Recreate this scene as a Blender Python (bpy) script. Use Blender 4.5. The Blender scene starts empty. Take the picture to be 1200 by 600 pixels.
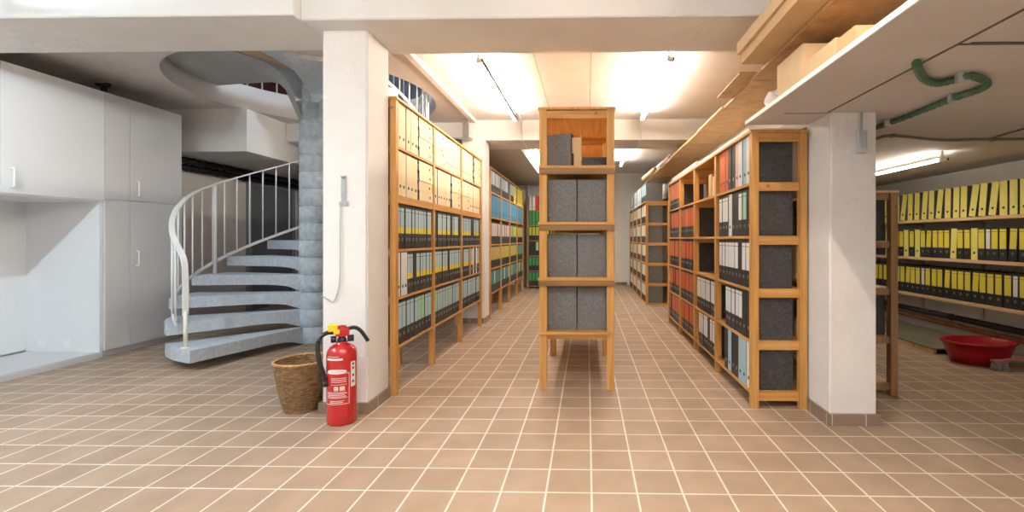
import bpy, bmesh, math, random
from mathutils import Matrix, Vector
random.seed(7)
C = bpy.context.scene.collection
PI = math.pi
D2R = PI / 180
# ------------------------------------------------------------------ camera
TH = 0.021
CAMZ = 1.115
F = 532.0
PX, PY = 677.0, 280.0
cam_d = bpy.data.cameras.new('camera')
cam = bpy.data.objects.new('camera', cam_d)
C.objects.link(cam)
cam.location = (0, 0, CAMZ)
cam.rotation_euler = (PI / 2, 0, TH)
cam_d.sensor_width = 36
cam_d.lens = F / 1200 * 36
cam_d.shift_x = (600 - PX) / 1200
cam_d.shift_y = -(300 - PY) / 1200
cam_d.clip_start = 0.02
bpy.context.scene.camera = cam


def Wd(px, py, d):
    """point at depth d seen at photo pixel (px,py)"""
    xc = (px - PX) / F * d
    z = CAMZ + (PY - py) / F * d
    return Vector((xc * math.cos(TH) - d * math.sin(TH), xc * math.sin(TH) + d * math.cos(TH), z))


def Wz(px, py, z):
    d = F * (z - CAMZ) / (PY - py)
    return Wd(px, py, d)


# ------------------------------------------------------------------ materials
MATS = {}


def new_mat(name):
    m = bpy.data.materials.new(name)
    m.use_nodes = True
    nt = m.node_tree
    b = nt.nodes['Principled BSDF']
    MATS[name] = m
    return m, nt, b


def plain(name, col, rough=0.6, metal=0.0, bump=0.0, bscale=60, var=0.0, vscale=6, spec=0.5, coat=0.0):
    m, nt, b = new_mat(name)
    b.inputs['Roughness'].default_value = rough
    b.inputs['Metallic'].default_value = metal
    b.inputs['Specular IOR Level'].default_value = spec
    b.inputs['Coat Weight'].default_value = coat
    b.inputs['Base Color'].default_value = (*col, 1)
    tc = nt.nodes.new('ShaderNodeTexCoord')
    if var > 0:
        n = nt.nodes.new('ShaderNodeTexNoise')
        n.inputs['Scale'].default_value = vscale
        n.inputs['Detail'].default_value = 6
        r = nt.nodes.new('ShaderNodeValToRGB')
        r.color_ramp.elements[0].position = 0.3
        r.color_ramp.elements[1].position = 0.7
        r.color_ramp.elements[0].color = (*[c * (1 - var) for c in col], 1)
        r.color_ramp.elements[1].color = (*[min(1, c * (1 + var)) for c in col], 1)
        nt.links.new(tc.outputs['Object'], n.inputs['Vector'])
        nt.links.new(n.outputs['Fac'], r.inputs['Fac'])
        nt.links.new(r.outputs['Color'], b.inputs['Base Color'])
    if bump > 0:
        n2 = nt.nodes.new('ShaderNodeTexNoise')
        n2.inputs['Scale'].default_value = bscale
        n2.inputs['Detail'].default_value = 4
        bp = nt.nodes.new('ShaderNodeBump')
        bp.inputs['Strength'].default_value = bump
        bp.inputs['Distance'].default_value = 0.01
        nt.links.new(tc.outputs['Object'], n2.inputs['Vector'])
        nt.links.new(n2.outputs['Fac'], bp.inputs['Height'])
        nt.links.new(bp.outputs['Normal'], b.inputs['Normal'])
    return m


def wood(name, c1, c2, axis, rough=0.5):
    m, nt, b = new_mat(name)
    tc = nt.nodes.new('ShaderNodeTexCoord')
    mp = nt.nodes.new('ShaderNodeMapping')
    s = [38, 38, 38]
    s[axis] = 2.2
    mp.inputs['Scale'].default_value = s
    n = nt.nodes.new('ShaderNodeTexNoise')
    n.inputs['Scale'].default_value = 1.0
    n.inputs['Detail'].default_value = 5
    n.inputs['Distortion'].default_value = 0.6
    r = nt.nodes.new('ShaderNodeValToRGB')
    r.color_ramp.elements[0].position = 0.32
    r.color_ramp.elements[1].position = 0.68
    r.color_ramp.elements[0].color = (*c1, 1)
    r.color_ramp.elements[1].color = (*c2, 1)
    # knots
    kn = nt.nodes.new('ShaderNodeTexVoronoi')
    kn.inputs['Scale'].default_value = 5.0
    kr = nt.nodes.new('ShaderNodeValToRGB')
    kr.color_ramp.elements[0].position = 0.03
    kr.color_ramp.elements[1].position = 0.09
    kr.color_ramp.elements[0].color = (0.35, 0.3, 0.25, 1)
    kr.color_ramp.elements[1].color = (1, 1, 1, 1)
    mx = nt.nodes.new('ShaderNodeMix')
    mx.data_type = 'RGBA'
    mx.blend_type = 'MULTIPLY'
    mx.inputs['Factor'].default_value = 0.8
    L = nt.links.new
    L(tc.outputs['Object'], mp.inputs['Vector'])
    L(mp.outputs['Vector'], n.inputs['Vector'])
    L(n.outputs['Fac'], r.inputs['Fac'])
    L(tc.outputs['Object'], kn.inputs['Vector'])
    L(kn.outputs['Distance'], kr.inputs['Fac'])
    L(r.outputs['Color'], mx.inputs[6])
    L(kr.outputs['Color'], mx.inputs[7])
    L(mx.outputs[2], b.inputs['Base Color'])
    b.inputs['Roughness'].default_value = rough
    return m


WA, WB = (0.47, 0.225, 0.055), (0.66, 0.35, 0.10)
WV = wood('pine_upright', WA, WB, 2)
WY = wood('pine_lengthwise', WA, WB, 1)
WX = wood('pine_crosswise', WA, WB, 0)
W3 = wood('dark_pine', (0.26, 0.14, 0.055), (0.38, 0.215, 0.09), 2)
WP = wood('pale_pine', (0.62, 0.40, 0.2), (0.74, 0.52, 0.3), 1)
CHIP = plain('chipboard', (0.56, 0.335, 0.145), 0.6, var=0.18, vscale=14, bump=0.1)
CARD = plain('cardboard', (0.62, 0.42, 0.22), 0.8, var=0.06, vscale=8)
CARDL = plain('pale_cardboard', (0.72, 0.53, 0.31), 0.8, var=0.05, vscale=8)
PLAST = plain('white_plaster', (0.80, 0.78, 0.76), 0.85, bump=0.35, bscale=35, var=0.03, vscale=5)
CONC = plain('painted_concrete', (0.80, 0.79, 0.775), 0.8, bump=0.3, bscale=25, var=0.04, vscale=3)
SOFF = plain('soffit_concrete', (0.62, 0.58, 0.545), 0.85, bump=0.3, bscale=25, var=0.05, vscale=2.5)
RAW = plain('raw_concrete', (0.47, 0.54, 0.60), 0.8, bump=0.5, bscale=50, var=0.16, vscale=18)
RAWL = plain('raw_concrete_tread', (0.50, 0.55, 0.60), 0.8, bump=0.4, bscale=70, var=0.12, vscale=30)
WHITE = plain('white_laminate', (0.78, 0.80, 0.82), 0.35, var=0.015, vscale=2)
GREYL = plain('grey_white_laminate', (0.66, 0.66, 0.67), 0.4, var=0.02, vscale=2)
WPAINT = plain('white_metal_paint', (0.86, 0.87, 0.86), 0.35)
IVORY = plain('ivory_metal_paint', (0.80, 0.77, 0.68), 0.35)
WPL = plain('white_plastic', (0.85, 0.86, 0.86), 0.3)
GPL = plain('grey_plastic', (0.45, 0.5, 0.5), 0.45)
BLK = plain('black_rubber', (0.012, 0.012, 0.014), 0.4)
BLKM = plain('black_metal', (0.03, 0.028, 0.027), 0.5, metal=0.3)
STEEL = plain('galvanised_steel', (0.5, 0.52, 0.52), 0.35, metal=0.9, var=0.1, vscale=30)
RED = plain('red_enamel', (0.50, 0.012, 0.014), 0.25, coat=0.5)
REDP = plain('red_plastic', (0.36, 0.005, 0.012), 0.35)
YELP = plain('yellow_plastic', (0.9, 0.72, 0.03), 0.5)
PRINTW = plain('white_print', (0.85, 0.8, 0.78), 0.5)
PRINTP = plain('pink_print', (0.82, 0.42, 0.40), 0.5)
PRINTK = plain('dark_print', (0.08, 0.06, 0.07), 0.5)
GREENP = plain('green_hose_plastic', (0.07, 0.15, 0.085), 0.45, var=0.15, vscale=30)
OLIVE = plain('olive_conduit', (0.16, 0.15, 0.10), 0.5)
PIPER = plain('red_brown_pipe', (0.16, 0.03, 0.02), 0.45, var=0.3, vscale=7)
PIPED = plain('dark_pipe', (0.035, 0.02, 0.02), 0.5, var=0.4, vscale=7)
PIPEO = plain('orange_brown_pipe', (0.30, 0.11, 0.035), 0.5, var=0.3, vscale=9)
PAPER = plain('paper', (0.72, 0.70, 0.66), 0.9)
MUDT = plain('dark_red_wall', (0.11, 0.025, 0.02), 0.7, var=0.3, vscale=2)
BLUEW = plain('blue_grey_wall', (0.20, 0.23, 0.30), 0.7)
BLUEB = plain('blue_cloth', (0.03, 0.06, 0.25), 0.8)
BRIST = plain('grey_bristles', (0.35, 0.34, 0.33), 0.9, var=0.3, vscale=90)
PINKP = plain('pinkish_plastic', (0.40, 0.12, 0.12), 0.4)


def marble(name, lo, hi):
    m, nt, b = new_mat(name)
    tc = nt.nodes.new('ShaderNodeTexCoord')
    n = nt.nodes.new('ShaderNodeTexNoise')
    n.inputs['Scale'].default_value = 70
    n.inputs['Detail'].default_value = 5
    n.inputs['Distortion'].default_value = 1.2
    r = nt.nodes.new('ShaderNodeValToRGB')
    r.color_ramp.elements[0].position = 0.38
    r.color_ramp.elements[1].position = 0.66
    r.color_ramp.elements[0].color = (*lo, 1)
    r.color_ramp.elements[1].color = (*hi, 1)
    nt.links.new(tc.outputs['Object'], n.inputs['Vector'])
    nt.links.new(n.outputs['Fac'], r.inputs['Fac'])
    nt.links.new(r.outputs['Color'], b.inputs['Base Color'])
    b.inputs['Roughness'].default_value = 0.65
    return m


MARB = marble('marbled_card', (0.115, 0.115, 0.116), (0.19, 0.19, 0.188))
MARBD = marble('dark_marbled_card', (0.028, 0.028, 0.028), (0.075, 0.073, 0.07))


def lab(name, col):
    return plain(name, col, 0.7, var=0.04, vscale=12)


COLS = {
    'black': plain('black_spine', (0.022, 0.022, 0.024), 0.55, var=0.3, vscale=60),
    'cream': lab('cream_paper', (0.80, 0.68, 0.45)),
    'pale': lab('pale_blue_paper', (0.40, 0.56, 0.65)),
    'white': lab('white_paper', (0.76, 0.77, 0.78)),
    'yellow': lab('yellow_paper', (0.78, 0.66, 0.07)),
    'lemon': lab('lemon_paper', (0.80, 0.74, 0.20)),
    'orange': lab('orange_paper', (0.60, 0.15, 0.05)),
    'red': lab('red_paper', (0.6, 0.05, 0.03)),
    'blue': lab('blue_paper', (0.06, 0.25, 0.42)),
    'teal': lab('teal_paper', (0.08, 0.28, 0.28)),
    'green': lab('green_paper', (0.05, 0.28, 0.09)),
    'mint': lab('mint_paper', (0.35, 0.62, 0.42)),
    'tan': lab('tan_paper', (0.50, 0.36, 0.13)),
    'pink': lab('pink_paper', (0.74, 0.52, 0.47)),
    'lime': lab('lime_paper', (0.45, 0.5, 0.06)),
    'brown': lab('brown_paper', (0.45, 0.27, 0.12)),
}


def emis(name, col, s):
    m, nt, b = new_mat(name)
    b.inputs['Emission Color'].default_value = (*col, 1)
    b.inputs['Emission Strength'].default_value = s
    b.inputs['Base Color'].default_value = (0.9, 0.9, 0.9, 1)
    return m


def tile_floor():
    m, nt, b = new_mat('floor_tiles')
    tc = nt.nodes.new('ShaderNodeTexCoord')
    mp = nt.nodes.new('ShaderNodeMapping')
    mp.inputs['Location'].default_value = (-0.021 + 0.002, 0.006, 0)
    br = nt.nodes.new('ShaderNodeTexBrick')
    br.offset = 0
    br.squash = 1
    br.inputs['Scale'].default_value = 1
    br.inputs['Brick Width'].default_value = 0.2
    br.inputs['Row Height'].default_value = 0.2
    br.inputs['Mortar Size'].default_value = 0.0045
    br.inputs['Mortar Smooth'].default_value = 0.1
    br.inputs['Bias'].default_value = 0
    br.inputs['Color1'].default_value = (0.36, 0.25, 0.17, 1)
    br.inputs['Color2'].default_value = (0.42, 0.295, 0.205, 1)
    br.inputs['Mortar'].default_value = (0.74, 0.69, 0.62, 1)
    n = nt.nodes.new('ShaderNodeTexNoise')
    n.inputs['Scale'].default_value = 5
    n.inputs['Detail'].default_value = 7
    r = nt.nodes.new('ShaderNodeValToRGB')
    r.color_ramp.elements[0].position = 0.3
    r.color_ramp.elements[1].position = 0.7
    r.color_ramp.elements[0].color = (0.86, 0.85, 0.84, 1)
    r.color_ramp.elements[1].color = (1.05, 1.05, 1.05, 1)
    mx = nt.nodes.new('ShaderNodeMix')
    mx.data_type = 'RGBA'
    mx.blend_type = 'MULTIPLY'
    mx.inputs['Factor'].default_value = 1
    bp = nt.nodes.new('ShaderNodeBump')
    bp.inputs['Strength'].default_value = 0.25
    bp.inputs['Distance'].default_value = 0.004
    inv = nt.nodes.new('ShaderNodeMath')
    inv.operation = 'SUBTRACT'
    inv.inputs[0].default_value = 1
    L = nt.links.new
    L(tc.outputs['Object'], mp.inputs['Vector'])
    L(mp.outputs['Vector'], br.inputs['Vector'])
    L(tc.outputs['Object'], n.inputs['Vector'])
    L(n.outputs['Fac'], r.inputs['Fac'])
    L(br.outputs['Color'], mx.inputs[6])
    L(r.outputs['Color'], mx.inputs[7])
    L(mx.outputs[2], b.inputs['Base Color'])
    L(br.outputs['Fac'], inv.inputs[1])
    L(inv.outputs[0], bp.inputs['Height'])
    L(bp.outputs['Normal'], b.inputs['Normal'])
    b.inputs['Roughness'].default_value = 0.5
    return m


TILE = tile_floor()


def base_tile():
    m, nt, b = new_mat('baseboard_tiles')
    tc = nt.nodes.new('ShaderNodeTexCoord')
    br = nt.nodes.new('ShaderNodeTexBrick')
    br.offset = 0
    br.inputs['Scale'].default_value = 1
    br.inputs['Brick Width'].default_value = 0.2
    br.inputs['Row Height'].default_value = 5
    br.inputs['Mortar Size'].default_value = 0.004
    br.inputs['Color1'].default_value = (0.24, 0.17, 0.125, 1)
    br.inputs['Color2'].default_value = (0.29, 0.21, 0.155, 1)
    br.inputs['Mortar'].default_value = (0.5, 0.46, 0.42, 1)
    ad = nt.nodes.new('ShaderNodeSeparateXYZ')
    s = nt.nodes.new('ShaderNodeMath')
    cb = nt.nodes.new('ShaderNodeCombineXYZ')
    L = nt.links.new
    L(tc.outputs['Object'], ad.inputs[0])
    L(ad.outputs[0], s.inputs[0])
    L(ad.outputs[1], s.inputs[1])
    L(s.outputs[0], cb.inputs[0])
    cb.inputs[1].default_value = 2.5
    L(cb.outputs[0], br.inputs['Vector'])
    L(br.outputs['Color'], b.inputs['Base Color'])
    b.inputs['Roughness'].default_value = 0.45
    return m


BTILE = base_tile()


def wicker():
    m, nt, b = new_mat('woven_wicker')
    tc = nt.nodes.new('ShaderNodeTexCoord')
    mp = nt.nodes.new('ShaderNodeMapping')
    mp.inputs['Scale'].default_value = (1, 1, 7)
    n = nt.nodes.new('ShaderNodeTexNoise')
    n.inputs['Scale'].default_value = 22
    n.inputs['Detail'].default_value = 5
    r = nt.nodes.new('ShaderNodeValToRGB')
    r.color_ramp.elements[0].position = 0.35
    r.color_ramp.elements[1].position = 0.68
    r.color_ramp.elements[0].color = (0.13, 0.065, 0.022, 1)
    r.color_ramp.elements[1].color = (0.38, 0.23, 0.10, 1)
    nt.links.new(tc.outputs['Object'], mp.inputs['Vector'])
    nt.links.new(mp.outputs['Vector'], n.inputs['Vector'])
    nt.links.new(n.outputs['Fac'], r.inputs['Fac'])
    nt.links.new(r.outputs['Color'], b.inputs['Base Color'])
    b.inputs['Roughness'].default_value = 0.6
    return m


WICK = wicker()
WICKL = plain('pale_wicker', (0.50, 0.30, 0.13), 0.6, var=0.2, vscale=40)


# ------------------------------------------------------------------ mesh helpers
def BM():
    return bmesh.new()


def bx(bm, x0, x1, y0, y1, z0, z1, mi=0, bev=0.0):
    vs = [bm.verts.new(p) for p in ((x0, y0, z0), (x1, y0, z0), (x1, y1, z0), (x0, y1, z0),
                                    (x0, y0, z1), (x1, y0, z1), (x1, y1, z1), (x0, y1, z1))]
    fs = []
    for q in ((3, 2, 1, 0), (4, 5, 6, 7), (0, 1, 5, 4), (1, 2, 6, 5), (2, 3, 7, 6), (3, 0, 4, 7)):
        f = bm.faces.new([vs[i] for i in q])
        f.material_index = mi
        fs.append(f)
    if bev > 0:
        es = list({e for f in fs for e in f.edges})
        bmesh.ops.bevel(bm, geom=es, offset=bev, segments=2, affect='EDGES', profile=0.7)
    return vs


def lathe(bm, prof, n=32, c=(0, 0), mi=0, a0=0.0, a1=2 * PI, closed=True, sx=1.0, sy=1.0):
    rings = []
    m = n if closed else n + 1
    for r, z in prof:
        rings.append([bm.verts.new((c[0] + sx * r * math.cos(a0 + (a1 - a0) * k / n),
                                    c[1] + sy * r * math.sin(a0 + (a1 - a0) * k / n), z)) for k in range(m)])
    for i in range(len(rings) - 1):
        for k in range(n):
            k2 = (k + 1) % m
            f = bm.faces.new((rings[i][k], rings[i][k2], rings[i + 1][k2], rings[i + 1][k]))
            f.material_index = mi
            f.smooth = True
    return rings


def cap(bm, ring, mi=0, flip=False):
    f = bm.faces.new(ring[::-1] if flip else ring)
    f.material_index = mi
    return f


def tube(bm, pts, r, n=10, mi=0, flat=None, caps=True):
    """tube along points; flat=(w,h) gives a rectangular strip section in (side, up)"""
    pts = [Vector(p) for p in pts]
    rings = []
    up0 = Vector((0, 0, 1))
    N = len(pts)
    for i, p in enumerate(pts):
        t = (pts[min(i + 1, N - 1)] - pts[max(i - 1, 0)]).normalized()
        ref = up0 if abs(t.dot(up0)) < 0.95 else Vector((0, 1, 0))
        s = t.cross(ref).normalized()
        u = s.cross(t).normalized()
        rr = r[i] if isinstance(r, (list, tuple)) else r
        if flat:
            w, h = flat
            ring = [bm.verts.new(p + s * a * w / 2 + u * b * h / 2) for a, b in ((-1, -1), (1, -1), (1, 1), (-1, 1))]
        else:
            ring = [bm.verts.new(p + (s * math.cos(2 * PI * k / n) + u * math.sin(2 * PI * k / n)) * rr) for k in range(n)]
        rings.append(ring)
    m = len(rings[0])
    for i in range(N - 1):
        for k in range(m):
            f = bm.faces.new((rings[i][k], rings[i][(k + 1) % m], rings[i + 1][(k + 1) % m], rings[i + 1][k]))
            f.smooth = not flat
            f.material_index = mi
    if caps:
        bm.faces.new(rings[0][::-1]).material_index = mi
        bm.faces.new(rings[-1]).material_index = mi
    return rings


def smooth_path(pts, k=6):
    pts = [Vector(p) for p in pts]
    out = []
    P = [pts[0]] + pts + [pts[-1]]
    for i in range(1, len(P) - 2):
        for j in range(k):
            t = j / k
            a, b, c, d = P[i - 1], P[i], P[i + 1], P[i + 2]
            out.append(0.5 * ((2 * b) + (-a + c) * t + (2 * a - 5 * b + 4 * c - d) * t * t + (-a + 3 * b - 3 * c + d) * t ** 3))
    out.append(pts[-1])
    return out


def mesh_of(bm, name, mats):
    bmesh.ops.recalc_face_normals(bm, faces=bm.faces)
    me = bpy.data.meshes.new(name)
    bm.to_mesh(me)
    bm.free()
    for m in (mats if isinstance(mats, (list, tuple)) else [mats]):
        me.materials.append(m)
    return me


def obj(name, bm, mats, parent=None, loc=None):
    me = bm if isinstance(bm, bpy.types.Mesh) else mesh_of(bm, name, mats)
    o = bpy.data.objects.new(name, me)
    C.objects.link(o)
    if parent is not None:
        o.parent = parent
    if loc is not None:
        o.location = loc
    return o


def tag(o, label, cat, group=None, kind=None):
    o['label'] = label
    if cat:
        o['category'] = cat
    if group:
        o['group'] = group
    if kind:
        o['kind'] = kind
    return o


def thing(name, label, cat, loc=(0, 0, 0), rotz=0, group=None):
    o = bpy.data.objects.new(name, None)
    o.empty_display_size = 0.1
    C.objects.link(o)
    o.location = loc
    o.rotation_euler = (0, 0, rotz)
    return tag(o, label, cat, group)


def struct(name, bm, m, label=None):
    o = obj(name, bm, m)
    o['kind'] = 'structure'
    if label:
        o['label'] = label
        o['category'] = name.split('_')[0]
    return o


ORD = ['first', 'second', 'third', 'fourth', 'fifth', 'sixth', 'seventh', 'eighth', 'ninth', 'tenth', 'eleventh',
       'twelfth', 'thirteenth', 'fourteenth', 'fifteenth', 'sixteenth', 'seventeenth', 'eighteenth', 'nineteenth',
       'twentieth', 'twenty-first', 'twenty-second', 'twenty-third', 'twenty-fourth', 'twenty-fifth', 'twenty-sixth']

# ------------------------------------------------------------------ room shell
XL, XR, YN, YB = -5.3, 4.17, -1.6, 11.0
ZC = 2.70
b = BM(); bx(b, XL - .2, XR + .2, YN - .2, YB + .2, -0.12, 0); struct('floor', b, TILE, 'beige square floor tiles with pale joints')
b = BM(); bx(b, XL - .2, XL, YN, YB, 0, 3.0); struct('wall_left', b, PLAST, 'plain off-white wall behind the built-in cupboards and stairs')
b = BM(); bx(b, XR, XR + .2, YN, YB, 0, 3.0); struct('wall_right', b, PLAST, 'white wall behind the shelves of yellow binders')
b = BM(); bx(b, XL - .2, XR + .2, YB, YB + .2, 0, 3.0); struct('wall_back', b, PLAST, 'white end wall beyond the racks')
b = BM(); bx(b, XL - .2, XR + .2, YN - .2, YN, 0, 3.0); struct('wall_near', b, PLAST, 'white wall behind the viewer')
# stairwell back wall
b = BM(); bx(b, XL, -2.45, 8.2, 8.32, 0, 2.67); struct('wall_stairwell', b, plain('grey_blue_plaster', (0.36, 0.38, 0.41), 0.8, bump=0.2, var=0.06, vscale=3), 'grey wall behind the spiral stairs')

b = BM(); bx(b, XL + .001, XL + .04, 7.0, 8.0, .005, 1.96, bev=.003)
o = struct('door_1', b, plain('blue_grey_door', (0.17, 0.19, 0.225), .5), 'flush blue-grey door in the left wall behind the stairs')
b = BM(); bx(b, XL + .001, XL + .05, 6.94, 6.998, .0, 2.02); bx(b, XL + .001, XL + .05, 8.002, 8.06, 0, 2.02); bx(b, XL + .001, XL + .05, 6.998, 8.002, 1.965, 2.02)
struct('trim_door', b, plain('grey_door_frame', (0.3, 0.31, 0.33), .5), 'grey frame of the door behind the stairs')
# ceiling with circular stair hole
SC = Vector((-2.95, 4.87, 0)); HR = 1.25
b = BM(); bx(b, -1.5, XR + .2, YN, YB, ZC, ZC + .26)
struct('ceiling', b, CONC, 'white concrete ceiling over the aisles')


def slab_with_hole(x0, x1, y0, y1, z0, z1, c, r, n=96):
    bm = BM()
    angs = sorted(set([2 * PI * k / n for k in range(n)] +
                      [math.atan2(y - c.y, x - c.x) % (2 * PI) for x in (x0, x1) for y in (y0, y1)]))
    lo_i, hi_i, lo_o, hi_o = [], [], [], []
    for a in angs:
        dx, dy = math.cos(a), math.sin(a)
        t = min((x1 - c.x) / dx if dx > 1e-9 else 1e9, (x0 - c.x) / dx if dx < -1e-9 else 1e9,
                (y1 - c.y) / dy if dy > 1e-9 else 1e9, (y0 - c.y) / dy if dy < -1e-9 else 1e9)
        for z, li, lo in ((z0, lo_i, lo_o), (z1, hi_i, hi_o)):
            li.append(bm.verts.new((c.x + r * dx, c.y + r * dy, z)))
            lo.append(bm.verts.new((c.x + t * dx, c.y + t * dy, z)))
    m = len(angs)
    for k in range(m):
        j = (k + 1) % m
        bm.faces.new((lo_i[k], lo_i[j], lo_o[j], lo_o[k]))
        bm.faces.new((hi_o[k], hi_o[j], hi_i[j], hi_i[k]))
        f = bm.faces.new((hi_i[k], hi_i[j], lo_i[j], lo_i[k])); f.smooth = True
        bm.faces.new((lo_o[k], lo_o[j], hi_o[j], hi_o[k]))
    return bm


struct('ceiling_stairwell', slab_with_hole(XL - .1, -1.5, 3.2, 6.35, 2.67, 2.96, SC, HR), SOFF, 'concrete ceiling slab with round stair opening')
b = BM(); bx(b, XL - .1, -1.5, YN, 3.2, 2.67, 2.96); bx(b, XL - .1, -1.5, 6.35, YB, 2.67, 2.96)
struct('ceiling_left', b, SOFF, 'concrete ceiling over the left part of the room')

# beams
b = BM(); bx(b, XL, -1.75, 2.665, 3.18, 2.45, 2.67); bx(b, -1.75, XR, 2.73, 3.26, 2.45, 2.71)
bmesh.ops.bevel(b, geom=list(b.edges), offset=0.008, segments=1, affect='EDGES')
struct('beam_near', b, CONC, 'white ceiling beam crossing the room over the near columns')['category'] = 'beam'
b = BM(); bx(b, -4.05, XR, 6.03, 6.66, 2.43, 2.71)
struct('beam_far', b, CONC, 'white ceiling beam crossing above the far column')['category'] = 'beam'
# bulkhead over stairs and dropped soffit
b = BM(); bx(b, XL, -4.06, 5.33, 8.2, 2.16, 2.67)
struct('trim_bulkhead', b, CONC, 'boxed bulkhead at the left wall behind the stairs')
b = BM(); bx(b, XL + .01, -0.97, 6.66, YB, 2.42, 2.72)
struct('ceiling_dropped', b, SOFF, 'lower ceiling section at the back left')
b = BM(); bx(b, -1.535, -1.48, 3.27, 6.02, 2.66, 2.72)
struct('trim_edge', b, CONC, 'raised edge strip between the two ceiling levels')


# columns
def column(name, x0, x1, y0, y1, z1, label):
    bm = BM(); bx(bm, x0, x1, y0, y1, 0, z1)
    es = [e for e in bm.edges if abs(e.verts[0].co.z - e.verts[1].co.z) > 1]
    bmesh.ops.bevel(bm, geom=es, offset=0.012, segments=2, affect='EDGES')
    o = struct(name, bm, PLAST, label); o['category'] = 'column'
    return o


def skirt(name, x0, x1, y0, y1, label, h=0.07, t=0.016):
    bm = BM()
    bx(bm, x0 - t, x1 + t, y0 - t, y0, 0, h, bev=.002); bx(bm, x0 - t, x1 + t, y1, y1 + t, 0, h, bev=.002)
    bx(bm, x0 - t, x0, y0, y1, 0, h); bx(bm, x1, x1 + t, y0, y1, 0, h)
    struct(name, bm, BTILE, label)


column('column_left', -1.70, -1.405, 2.875, 3.19, 2.455, 'white square column behind the fire extinguisher')
skirt('baseboard_column_left', -1.70, -1.405, 2.875, 3.19, 'brown tile skirting round the left column')
column('column_far', -1.66, -1.36, 5.97, 6.28, 2.44, 'white square column between the two left racks')
skirt('baseboard_column_far', -1.66, -1.36, 5.97, 6.28, 'brown tile skirting round the far column')
column('column_right', 1.455, 1.735, 2.755, 3.05, 1.872, 'white square column at the end of the right rack')
skirt('baseboard_column_right', 1.455, 1.735, 2.755, 3.05, 'brown tile skirting round the right column')
column('column_right_far', 1.5, 1.78, 5.97, 6.27, 1.872, 'white square column behind the right rack')
b = BM(); bx(b, 1.2, XR, YB - .015, YB, 0, .07); bx(b, -1.2, .96, YB - .015, YB, 0, .07)
struct('baseboard_back', b, BTILE)

# low gallery slab on the right, lengthwise beam above it
b = BM()
bx(b, 1.05, 1.47, 0.9, 3.02, 1.868, 1.888)
bx(b, 1.478, XR, 0.9, 1.775, 1.872, 1.97); bx(b, 1.478, XR, 1.79, YB, 1.872, 1.97)
struct('ceiling_gallery', b, SOFF, 'low grey gallery underside on the right with thin white edge')
b = BM(); bx(b, 1.041, 1.05, 0.9, 3.02, 1.866, 1.889)
struct('trim_gallery', b, WPAINT, 'thin white edge of the low gallery')
JNT = plain('dark_joint', (0.14, 0.12, 0.105), .8)
b = BM(); bx(b, 1.425, 1.437, .9, 2.74, 1.8655, 1.8682); bx(b, 1.438, 2.05, 1.779, 1.789, 1.8645, 1.8725); bx(b, 1.18, 1.43, 2.745, 2.752, 1.866, 1.8682)
struct('trim_joints', b, JNT, 'dark joints in the gallery underside')
b = BM(); bx(b, -.463, -.457, 3.26, 6.03, 2.6985, 2.702); bx(b, .03, .036, 3.26, 6.03, 2.6985, 2.702)
struct('trim_ceiling_joints', b, plain('pale_joint', (.45, .4, .36), .8), 'fine joints in the aisle ceiling')
b = BM(); bx(b, 1.49, 1.78, 0.9, YB, 1.97, 2.175)
struct('beam_lengthwise', b, CONC, 'white beam running lengthwise under the chipboard loft')['category'] = 'beam'

# upper storey seen through the stair opening
b = BM()
bx(b, -5.6, -5.5, 2.6, 8.2, 2.96, 5.4); bx(b, -5.5, -3.9, 8.1, 8.2, 2.96, 5.4)
struct('wall_upper_left', b, MUDT, 'dark red wall of the floor above')
b = BM(); bx(b, -3.9, -0.6, 8.1, 8.2, 2.96, 5.4); bx(b, -0.7, -0.6, 2.6, 8.1, 2.96, 5.4); bx(b, -5.5, -0.7, 2.5, 2.6, 2.96, 5.4)
struct('wall_upper_right', b, BLUEW, 'blue grey wall of the floor above')
b = BM(); bx(b, -5.6, -0.6, 2.5, 8.2, 5.4, 5.5)
struct('ceiling_upper', b, PLAST, 'ceiling of the floor above')
b = BM(); bx(b, -1.5, -0.6, 2.6, 8.1, 2.96, 2.97)
struct('floor_upper', b, SOFF, 'floor of the storey above')
# round guard railing upstairs
g = thing('gallery_railing', 'white guard railing round the stair opening on the floor above', 'railing', (SC.x, SC.y, 2.96))
b = BM()
pts = [(1.33 * math.cos(a), 1.33 * math.sin(a), 0.92) for a in [D2R * (t) for t in range(70, 236, 5)]]
tube(b, pts, .018, 8); obj('handrail', b, WPAINT, g)
for t in range(70, 236, 7):
    bb = BM(); a = t * D2R
    tube(bb, [(1.33 * math.cos(a), 1.33 * math.sin(a), 0), (1.33 * math.cos(a), 1.33 * math.sin(a), .92)], .009, 6)
    obj('baluster', bb, WPAINT, g)

# ------------------------------------------------------------------ spiral staircase
st = thing('spiral_staircase', 'grey concrete spiral staircase with white railing at the left', 'staircase', (SC.x, SC.y, 0))
RIS = .183; STEP = 21.3; A0 = 253.0; RO = 1.215; RH = .155


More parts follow.
